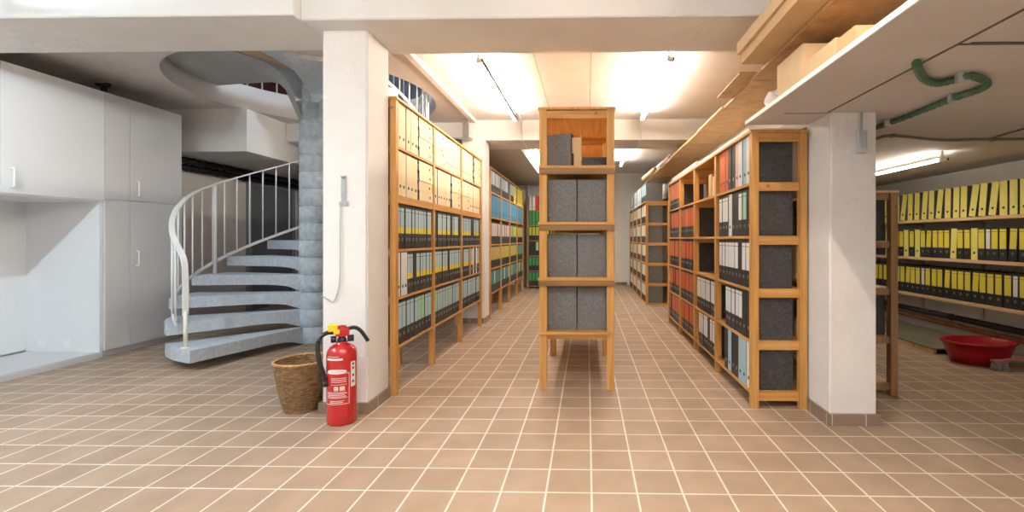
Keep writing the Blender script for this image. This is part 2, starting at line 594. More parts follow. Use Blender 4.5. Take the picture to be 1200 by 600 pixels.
def tread_bm(a_front, a_back, ztop, r_out=RO, t_out=.105, t_in=RIS):
    bm = BM()
    rs = [RH - .02, .28, .33, .39, .46, .54, .64, .8, 1.0, r_out]
    NA = 6
    top, bot = [], []
    for r in rs:
        u = max(0.0, 1 - (r - RH) / .42)
        t = t_out + (t_in - t_out) * (1 - math.sqrt(max(0, 1 - min(1, u) ** 2)))
        rt, rb = [], []
        for k in range(NA + 1):
            a = (a_front + (a_back - a_front) * k / NA) * D2R
            rt.append(bm.verts.new((r * math.cos(a), r * math.sin(a), ztop)))
            rb.append(bm.verts.new((r * math.cos(a), r * math.sin(a), ztop - t)))
        top.append(rt); bot.append(rb)
    for i in range(len(rs) - 1):
        for k in range(NA):
            bm.faces.new((top[i][k], top[i + 1][k], top[i + 1][k + 1], top[i][k + 1]))
            bm.faces.new((bot[i][k], bot[i][k + 1], bot[i + 1][k + 1], bot[i + 1][k]))
        for k, s in ((0, 1), (NA, -1)):
            q = (top[i][k], bot[i][k], bot[i + 1][k], top[i + 1][k])
            bm.faces.new(q if s > 0 else q[::-1])
    for k in range(NA):
        bm.faces.new((top[-1][k], bot[-1][k], bot[-1][k + 1], top[-1][k + 1]))
        bm.faces.new((top[0][k], top[0][k + 1], bot[0][k + 1], bot[0][k]))
    return bm


for k in range(16):
    af = A0 - k * STEP
    obj('tread', tread_bm(af, af - STEP - 3.5, RIS * (k + 1)), RAWL, st)
obj('landing', tread_bm(247, 172, 2.96, r_out=1.235, t_out=.11, t_in=.62), plain('grey_landing_concrete', (0.40, 0.41, 0.41), .85, bump=.3, var=.06, vscale=4), st)
b = BM(); bx(b, 0, .008, .3, 1.22, -.09, 0)  # pale strip puts the lit look of the landing's near edge into colour
e = obj('edge_strip', b, WP, st, (0, 0, 2.955)); e.rotation_euler = (0, 0, (247 - 90) * D2R + .008); e['label'] = 'pale strip giving the landing edge its lit tone'
b = BM()
for k in range(17):
    z0 = RIS * k
    lathe(b, [(RH - .012, z0), (RH, z0 + .006), (RH, z0 + RIS - .006), (RH - .012, z0 + RIS)], 40)
obj('newel_column', b, RAW, st)


def zn(a):
    return RIS + (A0 - a) / STEP * RIS


# handrail: hooks down at the start, flat strip
RR = 1.165
hp = []
def P(a, z, r=RR):
    return Vector((r * math.cos(a * D2R), r * math.sin(a * D2R), z))
hp = [P(245.5, .46), P(245.5, .62), P(245.3, .78), P(244.8, .89), P(243, .97), P(238, 1.05), P(230, 1.145), P(220, 1.265), P(210, 1.39), P(200, 1.50)]
hp = smooth_path(hp + [P(a, zn(a) + .88) for a in range(192, -70, -7)], 3)
b = BM()
# oriented flat strip
rings = []
N = len(hp)
for i, p in enumerate(hp):
    t = (hp[min(i + 1, N - 1)] - hp[max(0, i - 1)]).normalized()
    rad = Vector((p.x, p.y, 0)).normalized()
    nrm = t.cross(rad).normalized()
    rings.append([b.verts.new(p + rad * s * .021 + nrm * u * .006) for s, u in ((-1, -1), (1, -1), (1, 1), (-1, 1))])
for i in range(N - 1):
    for k in range(4):
        b.faces.new((rings[i][k], rings[i][(k + 1) % 4], rings[i + 1][(k + 1) % 4], rings[i + 1][k]))
b.faces.new(rings[0]); b.faces.new(rings[-1][::-1])
obj('handrail', b, WPAINT, st)
b = BM(); tube(b, [P(245.5, RIS), P(245.5, .50)], .016, 10); lathe(b, [(0.001, RIS + .012), (.03, RIS + .012), (.03, RIS)], 16, (P(245.5, 0).x, P(245.5, 0).y))
obj('newel_post', b, IVORY, st)
b = BM(); tube(b, [P(a, zn(a) + .03) for a in range(236, -70, -4)], .01, flat=(.012, .03))
obj('bottom_rail', b, WPAINT, st)
a = 235.0
while a > -66:
    b = BM(); top = (zn(a) + .875) if a < 196 else 1.03 + (236 - a) / 36 * .50
    tube(b, [P(a, zn(a) + .03), P(a, top)], .0075, 8)
    obj('baluster', b, WPAINT, st)
    a -= STEP / 3
b = BM(); tube(b, [P(177, .72), P(177, zn(177) + .87)], .019, 12); obj('support_post', b, WPAINT, st)

# ------------------------------------------------------------------ built-in cupboards
XC = -4.565


def handle(par, y, z, x=XC, h=.15):
    bm = BM()
    tube(bm, smooth_path([(x + .018, y, z - h / 2), (x + .045, y, z - h / 2 + .004), (x + .05, y, z - h / 2 + .02), (x + .05, y, z + h / 2 - .02),
                          (x + .045, y, z + h / 2 - .004), (x + .018, y, z + h / 2)], 3), .0065, 8)
    return obj('handle', bm, WPL, par)


cu = thing('niche_cupboard', 'white built-in cupboard with large doors above an open niche', 'cupboard', (0, 0, 0))
b = BM()
bx(b, XL + .01, XC, 4.155, 4.18, 0, 2.5)       # side panel
bx(b, XL + .01, XC, 2.15, 2.175, 0, 2.5)
bx(b, XL + .01, XC, 2.175, 4.155, 1.46, 1.485)     # cupboard floor
bx(b, XL + .01, XC, 2.175, 4.155, 2.475, 2.5)
obj('carcass', b, WHITE, cu)
b = BM(); bx(b, XL + .012, XL + .03, 2.175, 4.155, .07, 1.46); obj('back_panel', b, WHITE, cu)
b = BM(); bx(b, XL + .03, XC, 2.175, 4.155, 0, .055); bx(b, XC - .002, XC + .012, 2.175, 4.155, 0, .045); obj('plinth', b, GREYL, cu)
for y0, y1 in ((3.425, 4.182), (2.66, 3.419), (2.175, 2.654)):
    b = BM(); bx(b, XC, XC + .019, y0, y1, 1.475, 2.5, bev=.0015)
    d = obj('door', b, WHITE, cu); handle(d, y0 + .06, 1.6)
for x in (-5.15, -4.90):
    b = BM(); bx(b, x, x + .07, 4.146, 4.1549, .10, .17, bev=.002); bx(b, x + .02, x + .05, 4.142, 4.146, .12, .15)
    o = obj('wall_socket', b, WPL, cu)

tc_ = thing('tall_cupboard', 'tall grey-white cupboard between the niche cupboard and the stairs', 'cupboard', (0, 0, 0))
b = BM(); bx(b, XL + .01, XC, 4.186, 4.995, .09, 2.5); obj('carcass', b, GREYL, tc_)
b = BM(); bx(b, XL + .03, XC - .02, 4.186, 4.995, 0, .09); obj('plinth', b, GREYL, tc_)
for z0, z1 in ((.06, 1.49), (1.496, 2.5)):
    b = BM(); bx(b, XC, XC + .019, 4.186, 4.417, z0, z1, bev=.0015); obj('filler_panel', b, GREYL, tc_)
    b = BM(); bx(b, XC, XC + .019, 4.423, 4.995, z0, z1, bev=.0015); d = obj('door', b, GREYL, tc_)
    handle(d, 4.48, 1.62 if z0 > 1 else .92)

# pipe clamp under ceiling
b = BM()
p = Vector((-4.84, 4.44, 2.67))
bx(b, p.x - .07, p.x + .07, p.y - .015, p.y + .015, 2.655, 2.67); lathe(b, [(.02, 2.64), (.055, 2.64), (.055, 2.655), (.02, 2.655)], 16, (p.x, p.y))
tube(b, [(p.x, p.y, 2.65), (p.x, p.y, 2.55)], .022, 10); tube(b, [(p.x + .03, p.y, 2.65), (p.x + .035, p.y, 2.57)], .008, 6)
tag(obj('pipe_clamp', b, BLKM), 'black pipe clamp hanging under the ceiling above the tall cupboard', 'clamp')
# pipes along left wall below bulkhead
for i, (x, z, r, m, lb) in enumerate(((XL + .17, 2.115, .04, PIPED, 'upper dark pipe under the bulkhead by the left wall'), (XL + .07, 2.045, .042, BLKM, 'lower black pipe under the bulkhead by the left wall'))):
    b = BM(); tube(b, [(x, 5.1, z), (x, 8.19, z)], r, 12)
    for y in [5.3 + .5 * k for k in range(6)]:
        tube(b, [(x, y, z), (x, y + .03, z)], r + .006, 12)
        bx(b, x - .006, x + .006, y, y + .03, z, 2.165)
    tag(obj('heating_pipe', b, m), lb, 'pipe')

# ------------------------------------------------------------------ binders
BD, BH = .277, .32
_bc = {}


def binder_parts(w, cover, spine, label, band, hole):
    key = (w, cover.name, spine, label, band, hole)
    if key in _bc:
        return _bc[key]
    out = []
    t = .0028
    bm = BM()
    bx(bm, -BD, 0, -w / 2, -w / 2 + t, 0, BH); bx(bm, -BD, 0, w / 2 - t, w / 2, 0, BH)
    bx(bm, -t, 0, -w / 2 + t, w / 2 - t, 0, BH)
    out.append(('lever_arch_binder', mesh_of(bm, 'lever_arch_binder', cover)))
    bm = BM(); bx(bm, -BD + .03, -.03, -w / 2 + t + .001, w / 2 - t - .012, .012, BH - .015)
    out.append(('papers', mesh_of(bm, 'papers', PAPER)))
    bm = BM(); bx(bm, 0, .0012, -w / 2 + .0005, w / 2 - .0005, .001, BH - .001)
    out.append(('spine', mesh_of(bm, 'spine', COLS[spine])))
    xx = .0012
    if label:
        z0 = .115
        bm = BM(); lw = w / 2 - .006
        mats = [COLS[label]]
        bx(bm, xx, xx + .0009, -lw, lw, z0 + (.045 if band else 0), BH - .018)
        if band:
            bx(bm, xx, xx + .0009, -lw, lw, z0, z0 + .045, mi=1); mats.append(COLS[band])
        # thin ruled header line on the label
        bx(bm, xx, xx + .0012, -lw, lw, BH - .045, BH - .041, mi=len(mats)); mats.append(PRINTK)
        out.append(('spine_label', mesh_of(bm, 'spine_label', mats)))
    bm = BM()
    y0 = 0
    rr = .012
    n = 14
    z = .07
    o_, i_ = rr, rr * .62
    v1 = [bm.verts.new((xx + .0015, y0 + o_ * math.cos(2 * PI * k / n), z + o_ * math.sin(2 * PI * k / n))) for k in range(n)]
    v2 = [bm.verts.new((xx + .0015, y0 + i_ * math.cos(2 * PI * k / n), z + i_ * math.sin(2 * PI * k / n))) for k in range(n)]
    v0 = [bm.verts.new((xx, y0 + o_ * math.cos(2 * PI * k / n), z + o_ * math.sin(2 * PI * k / n))) for k in range(n)]
    for k in range(n):
        j = (k + 1) % n
        bm.faces.new((v1[k], v1[j], v2[j], v2[k])); bm.faces.new((v0[k], v0[j], v1[j], v1[k]))
    f = bm.faces.new(v2); f.material_index = 1
    mats = [BLKM, BLK] if hole == 'dark' else [STEEL, BLK]
    out.append(('finger_ring', mesh_of(bm, 'finger_ring', mats)))
    _bc[key] = out
    return out


_src = {}
IND = [0]


def place_binder(x, y, z, rotz, spec, label, group, w=.08, lean=0.0, flat=False, cover=MARB):
    """spine faces local +x; spec=(spine,label,band)"""
    spine, lb, band = spec
    hole = 'dark' if spine not in ('black',) else 'steel'
    key = (w, cover.name, spec)
    if key not in _src:
        parts = binder_parts(w, cover, spine, lb, band, hole)
        root = bpy.data.objects.new('lever_arch_binder', parts[0][1]); C.objects.link(root)
        kids = []
        for nm, me in parts[1:]:
            k = bpy.data.objects.new(nm, me); C.objects.link(k); k.parent = root; kids.append(k)
        _src[key] = (root, kids)
        r = root
    else:
        root, kids = _src[key]
        r = root.copy(); C.objects.link(r)
        for k in kids:
            c = k.copy(); C.objects.link(c); c.parent = r
    M = Matrix.Translation((x, y, z)) @ Matrix.Rotation(rotz, 4, 'Z')
    if flat:
        M = Matrix.Translation((x, y, z + w / 2)) @ Matrix.Rotation(rotz, 4, 'Z') @ Matrix.Rotation(PI / 2, 4, 'X') @ Matrix.Translation((0, 0, -BH / 2))
    elif lean:
        # pivot on the lower corner so that it stays on the shelf
        s = 1 if lean > 0 else -1
        M = M @ Matrix.Translation((0, -s * w / 2, 0)) @ Matrix.Rotation(lean, 4, 'X') @ Matrix.Translation((0, s * w / 2, 0))
    r.matrix_world = M
    tag(r, label, 'binder', group)
    IND[0] += 1
    return r


# one mesh for the far, uncountable rest
stuff_bm = BM()
stuff_mats = [MARB, MARBD] + list(COLS.values()) + [BLK]
stuff_idx = {m.name: i for i, m in enumerate(stuff_mats)}


def stuff_binder(x, y, z, rotz, spec, w=.08, cover=MARB):
    spine, lb, band = spec
    M = Matrix.Translation((x, y, z)) @ Matrix.Rotation(rotz, 4, 'Z')
    vs = bx(stuff_bm, -BD, -.001, -w / 2 + .0005, w / 2 - .0005, 0, BH, stuff_idx[cover.name])
    ins = .001 if spine == 'black' else .007
    vs += bx(stuff_bm, -.001, .0005, -w / 2 + ins, w / 2 - ins, .001, BH - .001, stuff_idx[COLS[spine].name])
    if lb:
        vs += bx(stuff_bm, .0005, .0015, -w / 2 + .006, w / 2 - .006, .115, BH - .018, stuff_idx[COLS[lb].name])
    vs += bx(stuff_bm, .0005, .0018, -.009, .009, .061, .079, stuff_idx[BLK.name])
    for v in vs:
        v.co = M @ v.co


# ------------------------------------------------------------------ racks
def rack(label, x0, x1, ys, levels, ztop, post=.045, cat='rack', wv=WV, wy=WY, wx=WX, lips=None, rail_h=.05, topboard=True,
         group=None, name='wooden_rack', face=None, bt=.02):
    """rack along Y; x0..x1 depth, ys post positions (centres), levels = shelf top heights"""
    t = thing(name, label, cat, ((x0 + x1) / 2, ys[0], 0), group=group)
    ox, oy = (x0 + x1) / 2, ys[0]
    for y in ys:
        for xa in (x0, x1 - post):
            b = BM(); bx(b, xa - ox, xa + post - ox, y - post / 2 - oy, y + post / 2 - oy, 0, ztop, bev=.003)
            obj('post', b, wv, t)
    lv = list(levels) + ([ztop + .018] if topboard else [])
    for li, z in enumerate(lv):
        top = topboard and li == len(lv) - 1
        for i in range(len(ys) - 1):
            a, c = ys[i], ys[i + 1]
            b = BM()
            if top:
                bx(b, x0 - ox - .008, x1 - ox + .008, (a - post / 2 - .004 if i == 0 else a) - oy, (c + (post / 2 if i == len(ys) - 2 else 0)) - oy - .001, z - .018, z, bev=.002)
            else:
                bx(b, x0 - ox + .004, x1 - ox - .004, a + post / 2 - oy, c - post / 2 - oy, z - bt, z, bev=.002)
                if lips and lips.get(li):
                    for xx in (x0 + .004, x1 - .024):
                        bx(b, xx - ox, xx + .02 - ox, a + post / 2 - oy, c - post / 2 - oy, z - lips[li], z - .0205)
            obj('top_board' if top else 'shelf', b, wy, t)
        # end rails at each pair of posts
        for y in ys:
            b = BM(); zz = z - (.018 if top else 0)
            bx(b, x0 + post - ox, x1 - post - ox, y - .011 - oy, y + .011 - oy, zz - rail_h - (0 if top else 0), zz - .001, bev=.002)
            obj('rail', b, wx, t)
    return t


LBL = {'cream': 'cream spine', 'pale': 'pale blue label', 'white': 'white label', 'yellow': 'yellow label', 'lemon': 'lemon yellow spine',
       'orange': 'orange label', 'black': 'bare black spine', 'green': 'green label', 'mint': 'mint green label', 'pink': 'pink label', 'blue': 'blue label', 'brown': 'brown label', 'red': 'red label', 'tan': 'tan label', 'teal': 'teal label', 'lime': 'lime label'}


def desc(spec):
    s, l, b = spec
    if l is None:
        if s == 'black':
            return 'unlabelled black binder'
        n = {'cream': 'cream', 'lemon': 'lemon yellow', 'pale': 'pale blue', 'white': 'white', 'orange': 'orange', 'pink': 'pink', 'mint': 'mint green'}.get(s, s)
        return n + ' binder'
    n = {'pale': 'pale blue', 'mint': 'mint green', 'lemon': 'lemon yellow'}.get(l, l)
    if b:
        return 'black binder with %s-%s label' % (n.replace(' ', '-'), b)
    return 'black binder with %s label' % n.replace(' ', '-')


# ---- left rack A
YA = [3.215, 4.005, 4.895, 5.80]
LA = [.345, .695, 1.04, 1.43, 1.785]
XA0, XA1 = -1.70, -1.357
rack('long pine rack between the two left columns, cream binders on top', XA0, XA1, YA, LA, 2.11, lips={3: .055}, cat='rack')
BAYA = ['near bay', 'middle bay', 'far bay']
ROWN = ['lowest shelf', 'fourth shelf', 'third shelf', 'second shelf', 'top shelf']


def fill(y0, y1, pattern, fn, gap=.0015):
    y = y0
    n = 0
    for w, spec in pattern:
        if y + w > y1 + .001:
            break
        fn(n, y + w / 2, w, spec)
        y += w + gap
        n += 1


CR = ('cream', None, None); PB = ('black', 'pale', None); PY_ = ('black', 'pale', 'yellow'); WF = ('white', None, None); WL = ('black', 'white', None)
BKN = ('black', None, None); PF = ('pale', None, None)
rnd = random.Random(3)


def patA(bay, row):
    out = []
    if row == 0:      # lowest
        for k in range(11):
            out.append((.075 if k % 4 else .082, PB if rnd.random() > .12 else ('black', 'mint', None)))
        return out
    if row == 1:
        for k in range(12):
            if bay == 0 and k in (0, 1, 2):
                out.append((.055, WF))
            elif rnd.random() < .12:
                out.append((.055, WF if rnd.random() < .6 else BKN))
            elif bay == 2 and k == 4:
                out.append((.08, ('brown', None, None)))
            else:
                out.append((rnd.choice((.075, .08, .055)), PY_))
        return out
    if row == 2:
        for k in range(12):
            out.append((rnd.choice((.075, .08, .055)), PY_ if rnd.random() > .12 else BKN))
        return out
    return [(.078, CR)] * 12


GRPA = 'binders in the left pine rack'
for bay in range(3):
    for row in range(5):
        ya, yb = YA[bay] + .026, YA[bay + 1] - .026
        z = LA[row] + .0005
        zone = '%s, %s of left rack' % (BAYA[bay], ROWN[row])
        if row >= 3:
            # upright cream binders plus a stack lying flat
            stack_first = (bay == 1 and row == 4) or (bay == 2 and row == 3)
            ns = 4
            yst = ya + .162 if stack_first else yb - .162
            for k in range(ns):
                place_binder(XA1 - .006 - .004 * (k % 2), yst, z + k * .0805, 0, CR, 'flat-lying cream binder, %s from stack bottom, %s' % (ORD[k], zone), GRPA, w=.08, flat=True)
            a_, b_ = (ya + .33, yb) if stack_first else (ya, yb - .33)
            def fn(n, y, w, s):
                place_binder(XA1 - .006 - rnd.random() * .008, y, z, 0, s, '%s, %s from near end, %s' % (desc(s), ORD[n], zone), GRPA, w=w)
            fill(a_, b_, patA(bay, row), fn)
        else:
            def fn(n, y, w, s):
                place_binder(XA1 - .006 - rnd.random() * .008, y, z, 0, s, '%s, %s from near end, %s' % (desc(s), ORD[n], zone), GRPA, w=w, cover=MARBD)
            fill(ya, yb, patA(bay, row), fn)

# ---- left rack B behind the far column (stuff binders)
YBk = [6.36, 7.16, 7.98, 8.80, 9.60]
rack('long pine rack of blue binders beyond the far left column', XA0, XA1, YBk, LA, 2.11)
for bay in range(4):
    for row in range(5):
        y = YBk[bay] + .026
        while y + .08 < YBk[bay + 1] - .026:
            w = .078
            if row == 4:
                s = ('black', rnd.choice(['pale', 'pale', 'blue', 'white']), None) if bay < 2 else (('yellow', None, None) if bay == 3 or rnd.random() < .4 else ('black', 'pale', None))
            elif row == 3:
                s = ('blue', None, None)
            elif row == 2:
                s = ('black', rnd.choice(['blue', 'pale', 'pink'] if bay < 2 else ['lime', 'tan', 'teal']), None)
            elif row == 1:
                s = ('black', rnd.choice(['tan', 'tan', 'lime']) if bay < 3 else 'teal', None)
            else:
                s = ('black', rnd.choice(['teal', 'blue', 'pink', 'teal', 'green']), None)
            stuff_binder(XA1 - .008, y + w / 2, LA[row] + .0005, 0, s, w, MARBD)
            y += w + .002

# ---- end rack across the left aisle
rk = thing('wooden_rack', 'dark rack of green and red binders closing the far end of the left aisle', 'rack', (-.78, 10.2, 0))
LE = [.06, .40, .74, 1.08, 1.42, 1.76]
for x in (-.56, .0, .56):
    for y in (0, .32):
        b = BM(); bx(b, x - .02, x + .02, y, y + .04, 0, 2.1); obj('post', b, W3, rk)
for z in LE:
    for s in (-1, 1):
        b = BM(); bx(b, min(s * .02, s * .54), max(s * .02, s * .54), .004, .356, z - .02, z); obj('shelf', b, W3, rk)
for ri, z in enumerate(LE):
    for s in (-1, 1):
        x = -.78 + (-.535 if s < 0 else .025)
        while x + .075 < -.78 + (-.02 if s < 0 else .54):
            c = [('black', 'green', None), ('black', 'green', None), ('black', 'mint', None), ('black', 'lime', None), ('black', 'green', None), ('black', 'red', None)][ri]
            if ri == 2 and rnd.random() < .5: c = BKN
            if ri == 5: c = ('red', None, None) if rnd.random() < .7 else WF
            if ri == 4: c = ('green', None, None)
            stuff_binder(x + .0375, 10.2 + .012, z + .0005, -PI / 2, c, .073, MARBD)
            x += .076

# ---- centre rack
XC0, XC1 = -.354, .20
YCR = [3.378, 4.36, 5.34]
LC = [.432, .83, 1.24, 1.655]
rack('double-sided pine rack standing alone in the middle aisle', XC0, XC1, YCR, LC, 2.07, post=.055, rail_h=.06, bt=.025)
_cr = [o for o in C.objects if o.get('label', '').startswith('double-sided pine rack')][0]
WXD = wood('brown_pine_rail', (0.20, 0.10, 0.03), (0.30, 0.155, 0.05), 0)
for li, z in enumerate(LC):
    yf = -.0275
    cx_ = (XC0 + XC1) / 2
    b = BM(); bx(b, XC0 - cx_ - .006, XC1 - cx_ + (.006 if li else -.03), yf - .022, yf - .0005, z - .02, z, bev=.002); obj('shelf_edge', b, WX, _cr)
    if li:
        b = BM(); bx(b, XC0 - cx_ - .003, XC1 - cx_ + .003, yf - .018, yf - .0005, z - .062, z - .0205, bev=.002); o = obj('front_rail', b, WXD, _cr); o['label'] = 'darker brown front rail'
ROWC = ['lowest', 'second lowest', 'third lowest', 'top']
for row in range(4):
    z = LC[row] + .0005
    for side in (-1, 1):
        xf = XC0 - .004 if side < 0 else XC1 + .004
        rz = PI if side < 0 else 0
        sd = 'left' if side < 0 else 'right'
        y = 3.378 + .06
        for bay in range(2):
            y = YCR[bay] + (.031 if bay == 0 else .031)
            n = 0
            while y + .08 < YCR[bay + 1] - .03:
                if row == 3 and (n > 0 or bay > 0 or side > 0):
                    break
                cv = MARB if side < 0 else MARBD
                if row == 3:
                    pass
                elif n == 0 and bay == 0:
                    place_binder(xf, y + .04, z, rz, WL, 'grey marbled binder seen side-on at %s of %s shelf, middle rack' % (sd, ROWC[row]), 'binders at the end of the middle rack', w=.08, cover=MARB)
                else:
                    stuff_binder(xf, y + .04, z, rz, rnd.choice([WL, PB, ('black', 'cream', None)]), .078, MARB)
                y += .081
                n += 1
b = BM(); bx(b, -.105, .105, -.05, .05, 0, .255, bev=.003); bx(b, .1052, .1062, -.044, .044, .01, .245, mi=1); bx(b, .1062, .107, -.03, .03, .11, .23, mi=2)
o = obj('archive_box', b, [MARB, COLS['black'], COLS['cream']], loc=(-.205, 3.50, LC[3] + .0005)); o.rotation_euler = (0, 0, -20 * D2R)
tag(o, 'tall grey marbled box standing turned on the top shelf of the middle rack', 'box')
# top shelf: dark low box at right, pale upright folder in the middle
b = BM(); bx(b, -.112, .112, -.11, .11, 0, .085, bev=.004); bx(b, -.115, .115, -.113, .113, .06, .087)
o = obj('archive_box', b, MARBD, loc=(.075, 3.60, LC[3] + .0005)); tag(o, 'low dark box on the top shelf of the middle rack', 'box')
b = BM(); bx(b, -.028, -.024, 0, .25, 0, .245); bx(b, .024, .028, 0, .25, 0, .265); bx(b, -.024, .024, 0, .004, 0, .235); bx(b, -.024, .024, .246, .25, 0, .2); bx(b, -.024, .024, .004, .246, 0, .003)
o = obj('magazine_file', b, CARDL, loc=(-.075, 3.47, LC[3] + .0005)); tag(o, 'narrow pale cardboard file between binder and box, top shelf of middle rack', 'file')

# ---- right rack R1
XR0, XR1 = 1.08, 1.443
YR = [3.03, 3.86, 4.62, 5.34, 6.06]
LR = [.105, .44, .785, 1.135, 1.49]
rack('pine rack right of the aisle, end beside the right column', XR0, XR1, YR, LR, 1.815, post=.048, rail_h=.058)
OR = ('orange', None, None); OL = ('black', 'orange', None); MF = ('mint', None, None)
R1 = {
    (0, 4): [WF, PF, WF, ('pink', None, None), BKN, BKN, OR, OR, OR],
    (0, 3): [BKN, ('black', 'mint', None), WL, BKN, BKN, WF, WL, WL, WL],
    (0, 2): [WL, WL, BKN, WL, WL, WL, WL, WL, WL],
    (0, 1): [BKN, BKN, WL, WL, WL, WL, WL],
    (0, 0): [WF, PF, PF, BKN, BKN, PF, BKN],
    (1, 1): [WL] * 8, (1, 0): [WL, WL, BKN, WL, WL, WL, WL],
}
for bay in (2, 3):
    for row in range(5):
        if bay == 2 and row == 4:
            continue
        R1[(bay, row)] = [OL if rnd.random() < .9 else BKN for _ in range(8)]
BAYR = ['nearest bay', 'second bay', 'third bay', 'farthest bay']
ROWR = ['lowest shelf', 'fourth shelf', 'third shelf', 'second shelf', 'top shelf']
for (bay, row), specs in R1.items():
    ya, yb = YR[bay] + .027, YR[bay + 1] - .027
    n_ = len(specs)
    pat = [(.078 if n_ * .0795 < (yb - ya) else .078, s) for s in specs]
    def fn(n, y, w, s):
        ln = 0
        place_binder(XR0 + .008 + rnd.random() * .008, y, LR[row] + .0005, PI, s, '%s, %s from near end, %s, %s of right rack' % (desc(s), ORD[n], BAYR[bay], ROWR[row]), 'binders in the right pine rack', w=w, cover=MARBD if (row, bay) != (9, 9) else MARB)
    fill(ya + .002, yb, pat, fn)
# small cartons in the second bay top
for i, (yy, h, m, lb) in enumerate(((3.93, .17, CARDL, 'nearer'), (4.05, .20, CARD, 'farther'))):
    b = BM(); bx(b, 0, .24, 0, .09, 0, h, bev=.002); bx(b, -.001, .241, .043, .047, h - .03, h + .0006, mi=1)
    o = obj('small_carton', b, [m, CARDL], loc=(XR0 + .02, yy, LR[4] + .0005)); tag(o, '%s of two small cartons on the top shelf, second bay of right rack' % lb, 'carton')
# boards on the rack top
b = BM(); bx(b, XR0 + .0, XR0 + .34, 3.05, 4.55, 1.8345, 1.845, bev=.001); bx(b, XR0 + .01, XR0 + .33, 3.1, 4.5, 1.8455, 1.865, bev=.001)
tag(obj('white_board', b, WPAINT), 'flat white boards lying on the near half of the right rack', 'board')
b = BM(); bx(b, XR0 + .0, XR0 + .34, 4.57, 6.02, 1.8345, 1.856, bev=.001); bx(b, XR0 + .02, XR0 + .33, 4.6, 5.95, 1.8565, 1.90, bev=.001)
tag(obj('grey_board', b, GPL), 'flat grey boards lying on the far half of the right rack', 'board')

# ---- rack R2 further back
XQ0, XQ1 = .985, 1.39
YQ = [7.68, 8.4, 9.12, 9.84, 10.55]
LQ = [.03, .37, .71, 1.05, 1.39]
rack('pine rack farther down the right aisle, binders stacked on top', XQ0, XQ1, YQ, LQ, 1.73, post=.04)
for bay in range(4):
    for row in range(6):
        z = (LQ + [1.749])[row] + .0005
        y = YQ[bay] + .023
        n = 0
        while y + .078 < YQ[bay + 1] - .02:
            s = ('black', rnd.choice(['white', 'cream', 'tan', 'pale']), None)
            if row == 5:
                s = rnd.choice([('blue', None, None), WF, ('pale', None, None)]) if bay > 0 else ('black', 'pale', None)
            if bay == 0 and n == 0:
                place_binder(XQ0 + .01, y + .039, z, PI, s, 'grey marbled binder seen side-on, %s, end of the farther right rack' % (['lowest shelf', 'second lowest shelf', 'middle shelf', 'second highest shelf', 'highest shelf', 'on its top board'][row]), 'binders at the end of the farther right rack', w=.078)
            else:
                stuff_binder(XQ0 + .01, y + .039, z, PI, s, .076, MARB)
            y += .079
            n += 1

# ---- low rack R3 behind right column
XS0, XS1 = 1.80, 2.21
YS = [3.30, 4.1, 4.9]
LS = [.085, .42, .765, 1.10]
rack('low dark-stained rack standing behind the right column', XS0, XS1, YS, LS, 1.445, post=.05, wv=W3, wx=W3, wy=WP)
for row in (0, 1, 2, 3):
    for bay in range(2):
        y = YS[bay] + .028
        n = 0
        while y + .08 < YS[bay + 1] - .026:
            if n == 0 and bay == 0:
                if row in (1, 3):
                    place_binder(XS1 - .06, y + .04, LS[row] + .0005, 0, ('black', 'yellow', None), 'black binder seen side-on on %s shelf of the low dark rack' % ('the top' if row == 3 else 'the second lowest'), 'binders in the low dark rack', w=.08, cover=MARBD)
            elif row in (1, 3):
                stuff_binder(XS1 - .06, y + .04, LS[row] + .0005, 0, ('black', 'yellow', None), .078, MARBD)
            y += .081
            n += 1

# ---- right wall shelves with yellow binders
XW = 3.86
ZW = [.475, .905, 1.335]
sh_y0, sh_y1 = 3.0, 7.6
WN = ['lower', 'middle', 'upper']
for i, z in enumerate(ZW):
    t = thing('board_shelf', '%s long pine board shelf fixed to the right wall under yellow binders' % WN[i], 'shelf', (XW, sh_y0, z))
    b = BM(); bx(b, -.02, XR - XW - .002, 0, sh_y1 - sh_y0, -.032, 0, bev=.003); obj('board', b, WP, t)
    for k in range(6):
        y = .15 + k * .85
        b = BM(); bx(b, XR - XW - .022, XR - XW - .002, y, y + .025, -.20, -.0325); bx(b, .06, XR - XW - .0225, y, y + .025, -.052, -.0325)
        obj('bracket', b, STEEL, t)
LM = ('lemon', None, None); YL = ('black', 'yellow', None)
for i, z in enumerate(ZW):
    y = 3.35
    n = 0
    while y < 7.4:
        if i == 2:
            s, w, gp = LM, .078, rnd.choice([.012, .03, .022, .02])
        else:
            s, w, gp = (YL, .078, rnd.choice([.004, .008, .016]))
            if i == 1 and rnd.random() < .2: s = LM
            elif rnd.random() < .06: s = WL; w = .055
        ln = -random.choice([.03, .09, .13, .16]) if (i == 2 and 4.3 < y < 5.6) else (-.05 if (i < 2 and rnd.random() < .15) else 0)
        ll = abs(ln) * BH * .5
        yy = y + w / 2 + ll
        vis = 3.8 < yy < 5.9
        if vis:
            place_binder(XW + .006, yy, z + .0005, PI, s, '%s, %s from near end, %s shelf on right wall' % ('leaning ' + desc(s) if abs(ln) > .06 else desc(s), ORD[n], WN[i]),
                         'yellow binders on the right wall', w=w, lean=ln, cover=MARBD if i < 2 else MARB)
            n += 1
        else:
            stuff_binder(XW + .006, yy, z + .0005, PI, s, w, MARBD)
        y += w + gp + (ll * .9 if ln else 0)
o = obj('lever_arch_binders', stuff_bm, stuff_mats)
tag(o, 'remaining lever arch binders packed in the distant racks', 'binders', kind='stuff')

